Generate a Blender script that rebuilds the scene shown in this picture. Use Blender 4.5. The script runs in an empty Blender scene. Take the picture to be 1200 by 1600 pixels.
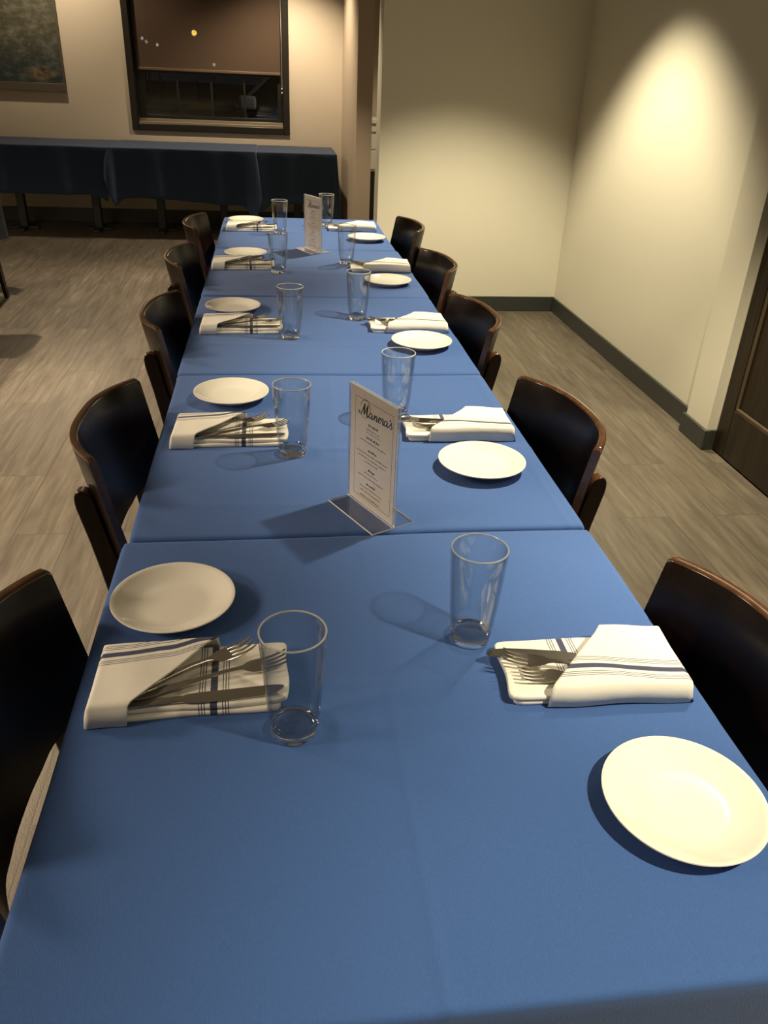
import bpy, bmesh, math, random
from mathutils import Vector, Matrix

random.seed(7)
SC = bpy.context.scene
COL = SC.collection

# ------------------------------------------------------------------ camera
CAM_H = 1.415
cd = bpy.data.cameras.new('camera')
cd.sensor_fit = 'VERTICAL'
cd.sensor_height = 24.0
cd.lens = 1242.27 / 1600.0 * 24.0
cd.clip_start = 0.02
cd.clip_end = 300
cam = bpy.data.objects.new('camera', cd)
COL.objects.link(cam)
r = Vector((0.99155545, -0.12343498, 0.03976917))
d = Vector((-0.02527795, -0.48474352, -0.874291))
f = Vector((0.12719594, 0.86590272, -0.48377026))
cam.matrix_world = Matrix(((r.x, -d.x, -f.x, 0), (r.y, -d.y, -f.y, 0), (r.z, -d.z, -f.z, CAM_H), (0, 0, 0, 1)))
SC.camera = cam

# ------------------------------------------------------------------ world, exposure
w = bpy.data.worlds.new('night')
SC.world = w
w.use_nodes = True
w.node_tree.nodes['Background'].inputs[0].default_value = (0.012, 0.014, 0.02, 1)
w.node_tree.nodes['Background'].inputs[1].default_value = 0.3
SC.view_settings.view_transform = 'Standard'
SC.view_settings.look = 'None'
SC.view_settings.gamma = 1
SC.view_settings.exposure = 0.0
SC.view_settings.use_curve_mapping = False
SC.cycles.use_denoising = True
SC.cycles.transparent_max_bounces = 32
SC.cycles.max_bounces = 10
SC.cycles.caustics_refractive = True
SC.cycles.sample_clamp_indirect = 6.0

# ------------------------------------------------------------------ ceiling downlights
CEIL = 2.52
WARM = (1.0, 0.86, 0.58)
ROSE = (1.0, 0.81, 0.57)


def downlight(x, y, power, ang=84, blend=0.35, z=2.47, col=WARM, rad=0.035):
    l = bpy.data.lights.new('downlight', 'SPOT')
    l.energy = power
    l.color = col
    l.spot_size = math.radians(ang)
    l.spot_blend = blend
    l.shadow_soft_size = rad
    o = bpy.data.objects.new('downlight', l)
    o.location = (x, y, z)
    COL.objects.link(o)
    return o


downlight(1.22, 1.82, 330, ang=86, blend=0.45)
downlight(1.20, -0.02, 250, ang=88, blend=0.45)
downlight(1.12, 4.12, 365, ang=93, blend=0.52)
downlight(0.35, 6.05, 150, ang=84, blend=0.5, col=ROSE)
downlight(-1.75, 0.70, 200, ang=84, blend=0.5, col=ROSE)
downlight(-1.75, 2.85, 350, ang=84, blend=0.5, col=ROSE)
downlight(-1.75, 5.00, 270, ang=84, blend=0.5, col=ROSE)
# added soft fill spots, out of view, brightening left-facing sides on the table
for ly in (0.35, 1.9, 3.4):
    downlight(-2.60, ly, 190, ang=146, blend=0.3, z=2.05, rad=0.25, col=ROSE)
downlight(0.12, 7.95, 165, ang=120, blend=0.7, col=ROSE)
downlight(-1.90, 7.95, 55, ang=150, blend=0.4, col=ROSE)
downlight(2.0, 7.3, 120, ang=120, blend=0.6)
car_fill = bpy.data.lights.new('car_fill_light', 'POINT')  # added fill lamp, unseen, to brighten the parked car and its mirror
car_fill.energy = 40
car_fill.shadow_soft_size = 0.1
lo = bpy.data.objects.new('car_fill_light', car_fill)
lo.location = (2.6, 9.3, 2.7)
COL.objects.link(lo)


# ------------------------------------------------------------------ materials
def mat(name, col, rough=0.5, metal=0.0, coat=0.0, spec=0.5, sheen=0.0, trans=0.0):
    m = bpy.data.materials.new(name)
    m.use_nodes = True
    b = m.node_tree.nodes['Principled BSDF']
    b.inputs['Base Color'].default_value = (*col, 1)
    b.inputs['Roughness'].default_value = rough
    b.inputs['Metallic'].default_value = metal
    b.inputs['Coat Weight'].default_value = coat
    b.inputs['Coat Roughness'].default_value = 0.12
    b.inputs['Specular IOR Level'].default_value = spec
    b.inputs['Sheen Weight'].default_value = sheen
    b.inputs['Transmission Weight'].default_value = trans
    return m


class NT:
    def __init__(s, m):
        s.t = m.node_tree
        s.n = s.t.nodes
        s.b = s.n.get('Principled BSDF')

    def new(s, typ, **kw):
        n = s.n.new(typ)
        for k, v in kw.items():
            setattr(n, k, v)
        return n

    def link(s, a, b):
        s.t.links.new(a, b)

    def val(s, sock, v):
        if hasattr(v, 'is_output') or isinstance(v, bpy.types.NodeSocket):
            s.link(v, sock)
        else:
            sock.default_value = v

    def math(s, op, a, b=0.0, c=0.0):
        n = s.new('ShaderNodeMath', operation=op)
        s.val(n.inputs[0], a)
        s.val(n.inputs[1], b)
        s.val(n.inputs[2], c)
        return n.outputs[0]

    def noise(s, vec, scale, detail=4, rough=0.55):
        n = s.new('ShaderNodeTexNoise')
        n.inputs['Scale'].default_value = scale
        n.inputs['Detail'].default_value = detail
        n.inputs['Roughness'].default_value = rough
        if vec is not None:
            s.link(vec, n.inputs['Vector'])
        return n.outputs['Fac']

    def mapping(s, vec, scale=(1, 1, 1), rot=(0, 0, 0), loc=(0, 0, 0)):
        n = s.new('ShaderNodeMapping')
        n.inputs['Scale'].default_value = scale
        n.inputs['Rotation'].default_value = rot
        n.inputs['Location'].default_value = loc
        s.link(vec, n.inputs['Vector'])
        return n.outputs[0]

    def ramp(s, fac, stops):
        n = s.new('ShaderNodeValToRGB')
        e = n.color_ramp.elements
        while len(e) < len(stops):
            e.new(0.5)
        for i, (p, c) in enumerate(stops):
            e[i].position = p
            e[i].color = (*c, 1)
        s.link(fac, n.inputs[0])
        return n.outputs[0]

    def mix(s, fac, a, b, blend='MIX'):
        n = s.new('ShaderNodeMix', data_type='RGBA', blend_type=blend)
        s.val(n.inputs[0], fac)
        for sock, v in ((n.inputs[6], a), (n.inputs[7], b)):
            if isinstance(v, tuple):
                sock.default_value = (*v, 1)
            else:
                s.link(v, sock)
        return n.outputs[2]

    def bump(s, h, strength=0.2, dist=0.01):
        n = s.new('ShaderNodeBump')
        n.inputs['Strength'].default_value = strength
        n.inputs['Distance'].default_value = dist
        s.link(h, n.inputs['Height'])
        s.link(n.outputs[0], s.b.inputs['Normal'])

    def obj(s):
        return s.new('ShaderNodeTexCoord').outputs['Object']


def cloth_mat(name, col):
    m = mat(name, col, rough=0.85, spec=0.25, sheen=0.15)
    t = NT(m)
    o = t.obj()
    weave = t.noise(t.mapping(o, (900, 260, 900)), 1.0, 2)
    big = t.noise(o, 5.0, 3)
    c = t.mix(weave, tuple(x * 0.80 for x in col), tuple(min(1, x * 1.2) for x in col))
    c2 = t.mix(t.math('MULTIPLY', big, 0.3), c, tuple(x * 0.85 for x in col))
    t.link(c2, t.b.inputs['Base Color'])
    t.bump(t.math('ADD', weave, t.math('MULTIPLY', big, 2.0)), 0.35, 0.0014)
    return m


M_CLOTH = cloth_mat('blue_tablecloth_fabric', (0.042, 0.107, 0.325))
M_NAVY = cloth_mat('navy_tablecloth_fabric', (0.022, 0.040, 0.084))


def wall_mat(name, col):
    m = mat(name, col, rough=0.75, spec=0.25)
    t = NT(m)
    o = t.obj()
    n = t.noise(o, 180, 3)
    n2 = t.noise(o, 1.3, 3)
    c = t.mix(n2, tuple(x * 0.96 for x in col), tuple(x * 1.03 for x in col))
    t.link(c, t.b.inputs['Base Color'])
    t.bump(n, 0.08, 0.002)
    return m


M_WALL = wall_mat('warm_grey_wall_paint', (0.60, 0.575, 0.485))
M_WALL2 = wall_mat('beige_wall_paint', (0.56, 0.49, 0.39))
M_PILLAR = wall_mat('taupe_wall_paint', (0.40, 0.33, 0.25))
M_CEIL = wall_mat('ceiling_paint', (0.45, 0.43, 0.38))
M_BASE = mat('charcoal_baseboard_paint', (0.030, 0.034, 0.030), rough=0.4)
M_WHITE = mat('white_paint', (0.75, 0.72, 0.66), rough=0.5)


def floor_mat():
    m = mat('grey_wood_plank_floor', (0.2, 0.18, 0.15), rough=0.45, spec=0.5)
    t = NT(m)
    o = t.obj()
    br = t.new('ShaderNodeTexBrick')
    br.offset = 0.37
    br.inputs['Color1'].default_value = (0.12, 0.12, 0.12, 1)
    br.inputs['Color2'].default_value = (0.88, 0.88, 0.88, 1)
    br.inputs['Mortar'].default_value = (0.5, 0.5, 0.5, 1)
    br.inputs['Scale'].default_value = 1.0
    br.inputs['Mortar Size'].default_value = 0.0018
    br.inputs['Mortar Smooth'].default_value = 0.1
    br.inputs['Brick Width'].default_value = 1.22
    br.inputs['Row Height'].default_value = 0.18
    rot = t.mapping(o, (1, 1, 1), (0, 0, math.pi / 2))
    t.link(rot, br.inputs['Vector'])
    # grain runs along the planks, shifted from plank to plank
    shift = t.new('ShaderNodeVectorMath', operation='ADD')
    t.link(o, shift.inputs[0])
    comb = t.new('ShaderNodeCombineXYZ')
    t.link(t.math('MULTIPLY', br.outputs['Color'], 7.0), comb.inputs[1])
    t.link(comb.outputs[0], shift.inputs[1])
    g1 = t.noise(t.mapping(shift.outputs[0], (38, 3.2, 1)), 1.0, 6, 0.65)
    g2 = t.noise(t.mapping(shift.outputs[0], (9, 1.4, 1)), 1.0, 3, 0.6)
    base = t.ramp(t.math('ADD', t.math('MULTIPLY', g1, 0.65), t.math('MULTIPLY', g2, 0.4)),
                  [(0.32, (0.058, 0.047, 0.036)), (0.50, (0.094, 0.079, 0.061)), (0.62, (0.125, 0.108, 0.085)), (0.78, (0.20, 0.178, 0.145))])
    tone = t.mix(br.outputs['Color'], (0.86, 0.86, 0.86), (1.08, 1.06, 1.02))
    c = t.mix(1.0, base, tone, 'MULTIPLY')
    c = t.mix(t.math('MULTIPLY', br.outputs['Fac'], 0.55), c, (0.03, 0.026, 0.02))
    t.link(c, t.b.inputs['Base Color'])
    fine = t.noise(t.mapping(o, (260, 150, 1)), 1.0, 2)
    h = t.math('ADD', t.math('MULTIPLY', g1, 0.7), t.math('MULTIPLY', fine, 0.6))
    h = t.math('SUBTRACT', h, t.math('MULTIPLY', br.outputs['Fac'], 0.8))
    t.bump(h, 0.35, 0.003)
    t.link(t.math('ADD', t.math('MULTIPLY', g1, 0.25), 0.30), t.b.inputs['Roughness'])
    return m


M_FLOOR = floor_mat()


def wood_mat(name, dark, light, rough=0.30, coat=0.05, sc=(30, 30, 3)):
    m = mat(name, dark, rough=rough, coat=coat, spec=0.22)
    t = NT(m)
    g = t.noise(t.mapping(t.obj(), sc), 1.0, 5, 0.6)
    t.link(t.ramp(g, [(0.3, dark), (0.75, light)]), t.b.inputs['Base Color'])
    t.bump(g, 0.05, 0.001)
    return m


M_CHAIR = wood_mat('dark_mahogany_veneer', (0.0045, 0.0021, 0.0016), (0.013, 0.0055, 0.0036))
M_CHAIR_EDGE = wood_mat('mahogany_plywood_edge', (0.050, 0.022, 0.011), (0.11, 0.050, 0.024), rough=0.20, coat=1.0, sc=(60, 60, 160))
M_DOOR = wood_mat('dark_stained_door_wood', (0.013, 0.009, 0.005), (0.030, 0.021, 0.012), rough=0.4, coat=0.1, sc=(25, 25, 2.5))
M_BEAD = wood_mat('light_door_bead_wood', (0.07, 0.052, 0.032), (0.13, 0.10, 0.062), rough=0.35)
M_BLACK = mat('black_powder_coat', (0.012, 0.012, 0.011), rough=0.45)
M_TOP = wood_mat('dark_laminate_table_top', (0.03, 0.02, 0.012), (0.06, 0.04, 0.025), rough=0.4)
M_FRAME = mat('dark_window_frame_paint', (0.016, 0.014, 0.010), rough=0.35)
M_SASH = mat('dark_window_sash', (0.010, 0.010, 0.009), rough=0.4)
M_SILL = mat('sill_reflection_tone', (0.20, 0.17, 0.12), rough=0.35)  # pale colour stands in for light reflecting off the sill
M_PLATE = mat('white_glazed_porcelain', (0.86, 0.83, 0.76), rough=0.12, coat=0.4)
M_STEEL = mat('polished_stainless_steel', (0.52, 0.50, 0.46), rough=0.17, metal=1.0)
M_PAPER = mat('white_menu_card', (0.86, 0.80, 0.75), rough=0.7)
M_INK = mat('dark_green_ink', (0.012, 0.018, 0.018), rough=0.6)
M_INK2 = mat('brown_print_ink', (0.13, 0.085, 0.055), rough=0.7)
M_INKG = mat('grey_blue_ink', (0.16, 0.22, 0.24), rough=0.7)
M_SHADE = None


def thin_glass(name, tint=(0.97, 0.98, 0.98), ior=1.5, facing=0.0, rough=0.0):
    """clear sheet: lets light straight through, mirrors by Fresnel"""
    m = bpy.data.materials.new(name)
    m.use_nodes = True
    nt = m.node_tree
    nt.nodes.clear()
    out = nt.nodes.new('ShaderNodeOutputMaterial')
    tr = nt.nodes.new('ShaderNodeBsdfTransparent')
    gl = nt.nodes.new('ShaderNodeBsdfGlossy')
    gl.inputs['Roughness'].default_value = rough
    gl.inputs['Color'].default_value = (0.95, 0.97, 0.97, 1)
    fr = nt.nodes.new('ShaderNodeFresnel')
    ge = nt.nodes.new('ShaderNodeNewGeometry')
    im = nt.nodes.new('ShaderNodeMapRange')      # same mirror strength on both faces of the sheet
    im.inputs['To Min'].default_value = ior
    im.inputs['To Max'].default_value = 1.0 / ior
    nt.links.new(ge.outputs['Backfacing'], im.inputs['Value'])
    nt.links.new(im.outputs[0], fr.inputs['IOR'])
    mx = nt.nodes.new('ShaderNodeMixShader')
    lw = nt.nodes.new('ShaderNodeLayerWeight')
    lw.inputs['Blend'].default_value = 0.25
    cm = nt.nodes.new('ShaderNodeMix')
    cm.data_type = 'RGBA'
    cm.inputs[6].default_value = (*tint, 1)
    cm.inputs[7].default_value = tuple(x * (1 - facing) for x in tint) + (1,)
    nt.links.new(lw.outputs['Facing'], cm.inputs[0])
    nt.links.new(cm.outputs[2], tr.inputs['Color'])
    nt.links.new(fr.outputs[0], mx.inputs[0])
    nt.links.new(tr.outputs[0], mx.inputs[1])
    nt.links.new(gl.outputs[0], mx.inputs[2])
    nt.links.new(mx.outputs[0], out.inputs[0])
    return m


M_GLASS = thin_glass('clear_tumbler_glass', (0.985, 0.99, 0.99), 1.5, 0.40)
M_ACRYL = thin_glass('clear_acrylic_sheet', (0.975, 0.975, 0.975), 1.45, 0.1)
M_PANE = thin_glass('window_pane_glass', (0.9, 0.92, 0.9), 1.5, 0.0)
M_GBASE = mat('thick_glass_base', (0.98, 0.99, 0.99), rough=0.02, trans=1.0)
M_RIM = mat('glass_rim_highlight', (0.95, 0.96, 0.96), rough=0.18, trans=0.55)  # milky white imitates the refracted highlight along the rim
M_AEDGE = mat('bright_acrylic_edge', (0.85, 0.84, 0.80), rough=0.25)


def shade_mat():
    m = mat('brown_solar_shade_fabric', (0.145, 0.088, 0.050), rough=0.8)
    t = NT(m)
    n = t.noise(t.mapping(t.obj(), (300, 300, 300)), 1.0, 2)
    t.link(t.ramp(n, [(0.3, (0.062, 0.037, 0.021)), (0.7, (0.088, 0.053, 0.030))]), t.b.inputs['Base Color'])
    tr = t.new('ShaderNodeBsdfTransparent')
    mx = t.new('ShaderNodeMixShader')
    mx.inputs[0].default_value = 0.14
    out = t.n['Material Output']
    t.link(t.b.outputs[0], mx.inputs[1])
    t.link(tr.outputs[0], mx.inputs[2])
    t.link(mx.outputs[0], out.inputs[0])
    return m


def napkin_mat():
    m = mat('white_napkin_with_blue_stripes', (0.78, 0.75, 0.69), rough=0.85, sheen=0.2, spec=0.2)
    t = NT(m)
    uv = t.new('ShaderNodeUVMap')
    uv.uv_map = 'stripe'
    sp = t.new('ShaderNodeSeparateXYZ')
    t.link(uv.outputs[0], sp.inputs[0])
    a = t.math('ABSOLUTE', t.math('MULTIPLY', sp.outputs[1], 1.0))
    thick = t.math('LESS_THAN', a, 0.0042)
    acc = thick
    for p in (0.0105, 0.0137, 0.0169):
        line = t.math('LESS_THAN', t.math('ABSOLUTE', t.math('SUBTRACT', a, p)), 0.00055)
        acc = t.math('MAXIMUM', acc, line)
    o = t.obj()
    wv = t.noise(t.mapping(o, (1400, 1400, 1400)), 1.0, 2)
    base = t.mix(wv, (0.80, 0.77, 0.71), (0.87, 0.84, 0.78))
    blue = t.mix(wv, (0.030, 0.036, 0.085), (0.085, 0.095, 0.18))
    t.link(t.mix(acc, base, blue), t.b.inputs['Base Color'])
    cr = t.noise(o, 45, 3)
    t.bump(t.math('ADD', t.math('MULTIPLY', wv, 0.15), cr), 0.25, 0.003)
    return m


M_NAPKIN = napkin_mat()


def painting_mat():
    m = mat('abstract_oil_paint', (0.1, 0.1, 0.1), rough=0.5)
    t = NT(m)
    o = t.obj()
    n1 = t.noise(t.mapping(o, (5, 1, 9), (0, 0.25, 0)), 1.6, 7, 0.72)
    n2 = t.noise(t.mapping(o, (3, 1, 5)), 0.9, 3)
    sp = t.new('ShaderNodeSeparateXYZ')
    t.link(o, sp.inputs[0])
    c1 = t.ramp(n1, [(0.30, (0.018, 0.020, 0.013)), (0.48, (0.068, 0.068, 0.043)), (0.58, (0.115, 0.108, 0.080)), (0.74, (0.20, 0.19, 0.155))])
    c2 = t.ramp(n1, [(0.32, (0.008, 0.012, 0.012)), (0.50, (0.022, 0.034, 0.034)), (0.70, (0.075, 0.10, 0.10))])
    lo = t.math('MULTIPLY_ADD', sp.outputs[2], -3.5, -0.35)
    fac = t.new('ShaderNodeClamp')
    t.link(t.math('ADD', lo, t.math('MULTIPLY', n2, 1.0)), fac.inputs[0])
    c = t.mix(fac.outputs[0], c1, c2)
    ex = t.math('POWER', t.math('MULTIPLY', t.math('SUBTRACT', sp.outputs[0], 0.39), 7.0), 2.0)
    ez = t.math('POWER', t.math('MULTIPLY', t.math('ADD', sp.outputs[2], 0.27), 16.0), 2.0)
    near = t.math('SUBTRACT', 1.3, t.math('ADD', ex, ez))
    dab = t.new('ShaderNodeClamp')
    t.link(t.math('MULTIPLY', near, t.math('MULTIPLY', t.math('SUBTRACT', n1, 0.38), 5.0)), dab.inputs[0])
    c = t.mix(dab.outputs[0], c, (0.17, 0.12, 0.06))
    t.link(c, t.b.inputs['Base Color'])
    t.bump(n1, 0.4, 0.006)
    return m


M_PAINT = painting_mat()


def emit(name, col, s):
    m = bpy.data.materials.new(name)
    m.use_nodes = True
    b = m.node_tree.nodes['Principled BSDF']
    b.inputs['Emission Color'].default_value = (*col, 1)
    b.inputs['Emission Strength'].default_value = s
    return m


M_SHADE = shade_mat()


# ------------------------------------------------------------------ mesh helpers
class MB:
    """collects verts/faces of ONE object"""

    def __init__(s):
        s.v, s.f, s.mi = [], [], []

    def add(s, vs, fs, mi=0):
        o = len(s.v)
        s.v += [tuple(p) for p in vs]
        for q in fs:
            s.f.append([i + o for i in q])
            s.mi.append(mi)

    def box(s, x0, x1, y0, y1, z0, z1, mi=0):
        s.add([(x0, y0, z0), (x1, y0, z0), (x1, y1, z0), (x0, y1, z0), (x0, y0, z1), (x1, y0, z1), (x1, y1, z1), (x0, y1, z1)],
              [(0, 3, 2, 1), (4, 5, 6, 7), (0, 1, 5, 4), (1, 2, 6, 5), (2, 3, 7, 6), (3, 0, 4, 7)], mi)

    def loft(s, rings, closed=True, cap=True, mi=0):
        n = len(rings[0])
        vs = [p for q in rings for p in q]
        fs = []
        for k in range(len(rings) - 1):
            for i in range(n if closed else n - 1):
                j = (i + 1) % n
                fs.append((k * n + i, k * n + j, (k + 1) * n + j, (k + 1) * n + i))
        if cap:
            fs.append(tuple(range(n - 1, -1, -1)))
            fs.append(tuple((len(rings) - 1) * n + i for i in range(n)))
        s.add(vs, fs, mi)

    def lathe(s, prof, n=48, mi=0):
        """prof: list of (r, z); ends with r==0 get closed by a fan"""
        vs, idx = [], []
        for (r_, z_) in prof:
            if r_ < 1e-6:
                idx.append([len(vs)] * n)
                vs.append((0, 0, z_))
            else:
                idx.append(list(range(len(vs), len(vs) + n)))
                vs += [(r_ * math.cos(2 * math.pi * i / n), r_ * math.sin(2 * math.pi * i / n), z_) for i in range(n)]
        fs = []
        for k in range(len(prof) - 1):
            a, b = idx[k], idx[k + 1]
            for i in range(n):
                j = (i + 1) % n
                q = [a[i], a[j], b[j], b[i]]
                q2 = []
                for t_ in q:
                    if t_ not in q2:
                        q2.append(t_)
                if len(q2) > 2:
                    fs.append(tuple(q2))
        s.add(vs, fs, mi)

    def tube(s, pts, rad, n=8, mi=0):
        rings = []
        for k, p in enumerate(pts):
            p = Vector(p)
            t_ = (Vector(pts[min(k + 1, len(pts) - 1)]) - Vector(pts[max(k - 1, 0)])).normalized()
            u = t_.cross(Vector((0, 0, 1)))
            if u.length < 1e-3:
                u = Vector((1, 0, 0))
            u.normalize()
            w_ = t_.cross(u)
            rr = rad[k] if isinstance(rad, (list, tuple)) else rad
            rings.append([tuple(p + u * (rr * math.cos(2 * math.pi * i / n)) + w_ * (rr * math.sin(2 * math.pi * i / n))) for i in range(n)])
        s.loft(rings, mi=mi)

    def strip(s, pts, th, mi=0, round_=0.35):
        """flat bar along pts (x, y, z, width) in the horizontal plane"""
        rings = []
        for k, (x, y, z, wd) in enumerate(pts):
            a = Vector(pts[max(k - 1, 0)][:3])
            b = Vector(pts[min(k + 1, len(pts) - 1)][:3])
            t_ = (b - a).normalized()
            side = Vector((-t_.y, t_.x, 0)).normalized()
            up = t_.cross(side) * -1 if t_.cross(side).z < 0 else t_.cross(side)
            p = Vector((x, y, z))
            h = th / 2
            e = wd / 2
            c = min(h, e) * round_
            prof = [(-e, -h + c), (-e + c, -h), (e - c, -h), (e, -h + c), (e, h - c), (e - c, h), (-e + c, h), (-e, h - c)]
            rings.append([tuple(p + side * q[0] + up * q[1]) for q in prof])
        s.loft(rings, mi=mi)

    def build(s, name, mats, parent=None, smooth=True, bevel=0.0, seg=2, autos=True):
        me = bpy.data.meshes.new(name)
        me.from_pydata(s.v, [], s.f)
        ms = mats if isinstance(mats, (list, tuple)) else [mats]
        for m_ in ms:
            me.materials.append(m_)
        me.polygons.foreach_set('material_index', s.mi)
        bm = bmesh.new()
        bm.from_mesh(me)
        bmesh.ops.recalc_face_normals(bm, faces=bm.faces)
        if smooth and autos:
            for e in bm.edges:
                if len(e.link_faces) == 2 and e.calc_face_angle(0) > math.radians(40):
                    e.smooth = False
        bm.to_mesh(me)
        bm.free()
        if smooth:
            me.polygons.foreach_set('use_smooth', [True] * len(me.polygons))
        me.update()
        o = bpy.data.objects.new(name, me)
        COL.objects.link(o)
        if parent is not None:
            o.parent = parent
        if bevel:
            b = o.modifiers.new('bevel', 'BEVEL')
            b.width = bevel
            b.segments = seg
            b.limit_method = 'ANGLE'
            b.angle_limit = math.radians(35)
        return o


def tag(o, label, cat, group=None, kind=None):
    o['label'] = label
    o['category'] = cat
    if group:
        o['group'] = group
    if kind:
        o['kind'] = kind
    return o


def thing(name, label, cat, loc=(0, 0, 0), rz=0.0, group=None):
    o = bpy.data.objects.new(name, None)
    o.empty_display_size = 0.05
    COL.objects.link(o)
    o.location = loc
    o.rotation_euler = (0, 0, rz)
    return tag(o, label, cat, group)


def struct(name, mb, m, parent=None, label=None, **kw):
    o = mb.build(name, m, parent, **kw)
    o['kind'] = 'structure'
    if label:
        o['label'] = label
    return o


def dup(root, loc, rz, label, group=None):
    r_ = root.copy()
    COL.objects.link(r_)
    r_.location = loc
    r_.rotation_euler = (0, 0, rz)
    r_['label'] = label
    if group:
        r_['group'] = group
    for ch in [c for c in KIDS.get(root.name, [])]:
        c = ch.copy()
        COL.objects.link(c)
        c.parent = r_
        for g in KIDS.get(ch.name, []):
            g2 = g.copy()
            COL.objects.link(g2)
            g2.parent = c
    return r_


KIDS = {}


def reg(*roots):
    for r_ in roots:
        KIDS[r_.name] = [o for o in bpy.data.objects if o.parent == r_]
        for c in KIDS[r_.name]:
            KIDS[c.name] = [o for o in bpy.data.objects if o.parent == c]


def smoothstep(a, b, x):
    t_ = max(0.0, min(1.0, (x - a) / (b - a)))
    return t_ * t_ * (3 - 2 * t_)


# ------------------------------------------------------------------ room shell
FARY = 8.60
RX = 1.91
BY = 5.36
b = MB(); b.box(-4.6, 4.2, -3.1, 9.0, -0.10, 0.0)
struct('floor', b, M_FLOOR, smooth=False)
b = MB(); b.box(-4.6, 4.2, -3.1, 9.0, CEIL, CEIL + 0.1)
struct('ceiling', b, M_CEIL, smooth=False)
# right wall: in front of the partition, with the door opening y 1.95..3.03
DY0, DY1, DZ = 1.93, 3.03, 2.08
b = MB()
b.box(RX, RX + 0.15, DY1, BY, 0, CEIL)
b.box(RX, RX + 0.15, -3.0, DY0, 0, CEIL)
b.box(RX, RX + 0.15, DY0, DY1, DZ, CEIL)
struct('wall_right', b, M_WALL, smooth=False)
b = MB(); b.box(1.868, RX, DY1 + 0.008, 3.235, 0, CEIL)
struct('trim_1', b, M_WALL, smooth=False, label='pale wall pilaster beside the dark door')
b = MB(); b.box(0.655, RX + 0.15, BY, BY + 0.20, 0, CEIL)
struct('wall_back', b, M_WALL, smooth=False)
# window wall with its opening
WX0, WX1, WZ0, WZ1 = -1.27, 0.125, 0.885, 2.10
b = MB()
b.box(-4.6, WX0, FARY, FARY + 0.2, 0, CEIL)
b.box(WX1, 4.2, FARY, FARY + 0.2, 0, CEIL)
b.box(WX0, WX1, FARY, FARY + 0.2, 0, WZ0)
b.box(WX0, WX1, FARY, FARY + 0.2, WZ1, CEIL)
struct('wall_far', b, M_WALL2, smooth=False)
b = MB(); b.box(-4.6, -4.5, -3.0, FARY, 0, CEIL)
struct('wall_left', b, M_WALL2, smooth=False)
b = MB(); b.box(-4.5, RX, -3.1, -3.0, 0, CEIL)
struct('wall_front', b, M_WALL2, smooth=False)
b = MB(); b.box(4.1, 4.2, BY + 0.2, FARY, 0, CEIL); b.box(RX + 0.15, 4.2, BY + 0.10, BY + 0.2, 0, CEIL)
struct('wall_side', b, M_WALL2, smooth=False)
b = MB(); b.box(0.674, 0.800, 7.10, FARY, 0, CEIL)
struct('wall_return', b, M_PILLAR, smooth=False, label='taupe stub wall beside the far doorway')
# baseboards
BH, BT = 0.098, 0.014
b = MB(); b.box(RX - BT, RX, 3.243 + BT, BY, 0, BH)
struct('baseboard_right', b, M_BASE, bevel=0.003)
b = MB(); b.box(0.655, RX - BT, BY - BT, BY, 0, BH)
struct('baseboard_back', b, M_BASE, bevel=0.003)
b = MB(); b.box(1.868 - BT, 1.868, DY1 + 0.008 - BT, 3.235 + BT, 0, BH - 0.006); b.box(1.868, RX, DY1 + 0.008 - BT, DY1 + 0.008, 0, BH - 0.006)
b.box(1.868, RX, 3.235, 3.235 + BT, 0, BH - 0.006)
struct('baseboard_pilaster', b, M_BASE, bevel=0.003)
b = MB(); b.box(-4.5, 0.674, FARY - BT, FARY, 0, 0.13)
struct('baseboard_far', b, M_BASE, bevel=0.003)
b = MB(); b.box(0.674 - BT, 0.674, 7.10, FARY - BT, 0, BH); b.box(0.674 - BT, 0.80, 7.10 - BT, 7.10, 0, BH)
struct('baseboard_return', b, M_BASE, bevel=0.003)
b = MB(); b.box(-4.5, -4.5 + BT, -3.0, FARY - BT, 0, BH)
struct('baseboard_left', b, M_BASE, bevel=0.003)
b = MB(); b.box(RX - BT, RX, -3.0, DY0 - 0.01, 0, BH)
struct('baseboard_entry', b, M_BASE, bevel=0.003)

# door: dark panelled wood, hung nearly flush with the wall
door = bpy.data.objects.new('door_1', None); COL.objects.link(door)
door['kind'] = 'structure'; door['label'] = 'dark brown panelled wooden door in right wall'
x0, x1 = RX - 0.004, RX + 0.042
b = MB()
SW = 0.095
b.box(x0, x1, DY1 - SW, DY1 - 0.004, 0.008, DZ - 0.004)
b.box(x0, x1, DY0 + 0.004, DY0 + SW, 0.008, DZ - 0.004)
b.box(x0, x1, DY0 + SW, DY1 - SW, 0.008, 0.225)
b.box(x0, x1, DY0 + SW, DY1 - SW, 0.98, 1.10)
b.box(x0, x1, DY0 + SW, DY1 - SW, DZ - 0.13, DZ - 0.004)
struct('door_frame', b, M_DOOR, door, bevel=0.004)
b = MB(); b.box(x0 + 0.016, x1 - 0.01, DY0 + SW, DY1 - SW, 0.225, 0.98); b.box(x0 + 0.016, x1 - 0.01, DY0 + SW, DY1 - SW, 1.10, DZ - 0.13)
struct('door_panel', b, M_DOOR, door, smooth=False)
b = MB()
for z0, z1 in ((0.225, 0.98), (1.10, DZ - 0.13)):
    b.box(x0 + 0.004, x0 + 0.016, DY0 + SW, DY1 - SW, z0, z0 + 0.010)
    b.box(x0 + 0.004, x0 + 0.016, DY0 + SW, DY1 - SW, z1 - 0.010, z1)
    b.box(x0 + 0.004, x0 + 0.016, DY1 - SW - 0.008, DY1 - SW, z0, z1)
    b.box(x0 + 0.004, x0 + 0.016, DY0 + SW, DY0 + SW + 0.008, z0, z1)
o = struct('door_bead', b, M_BEAD, door, bevel=0.002)
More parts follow.
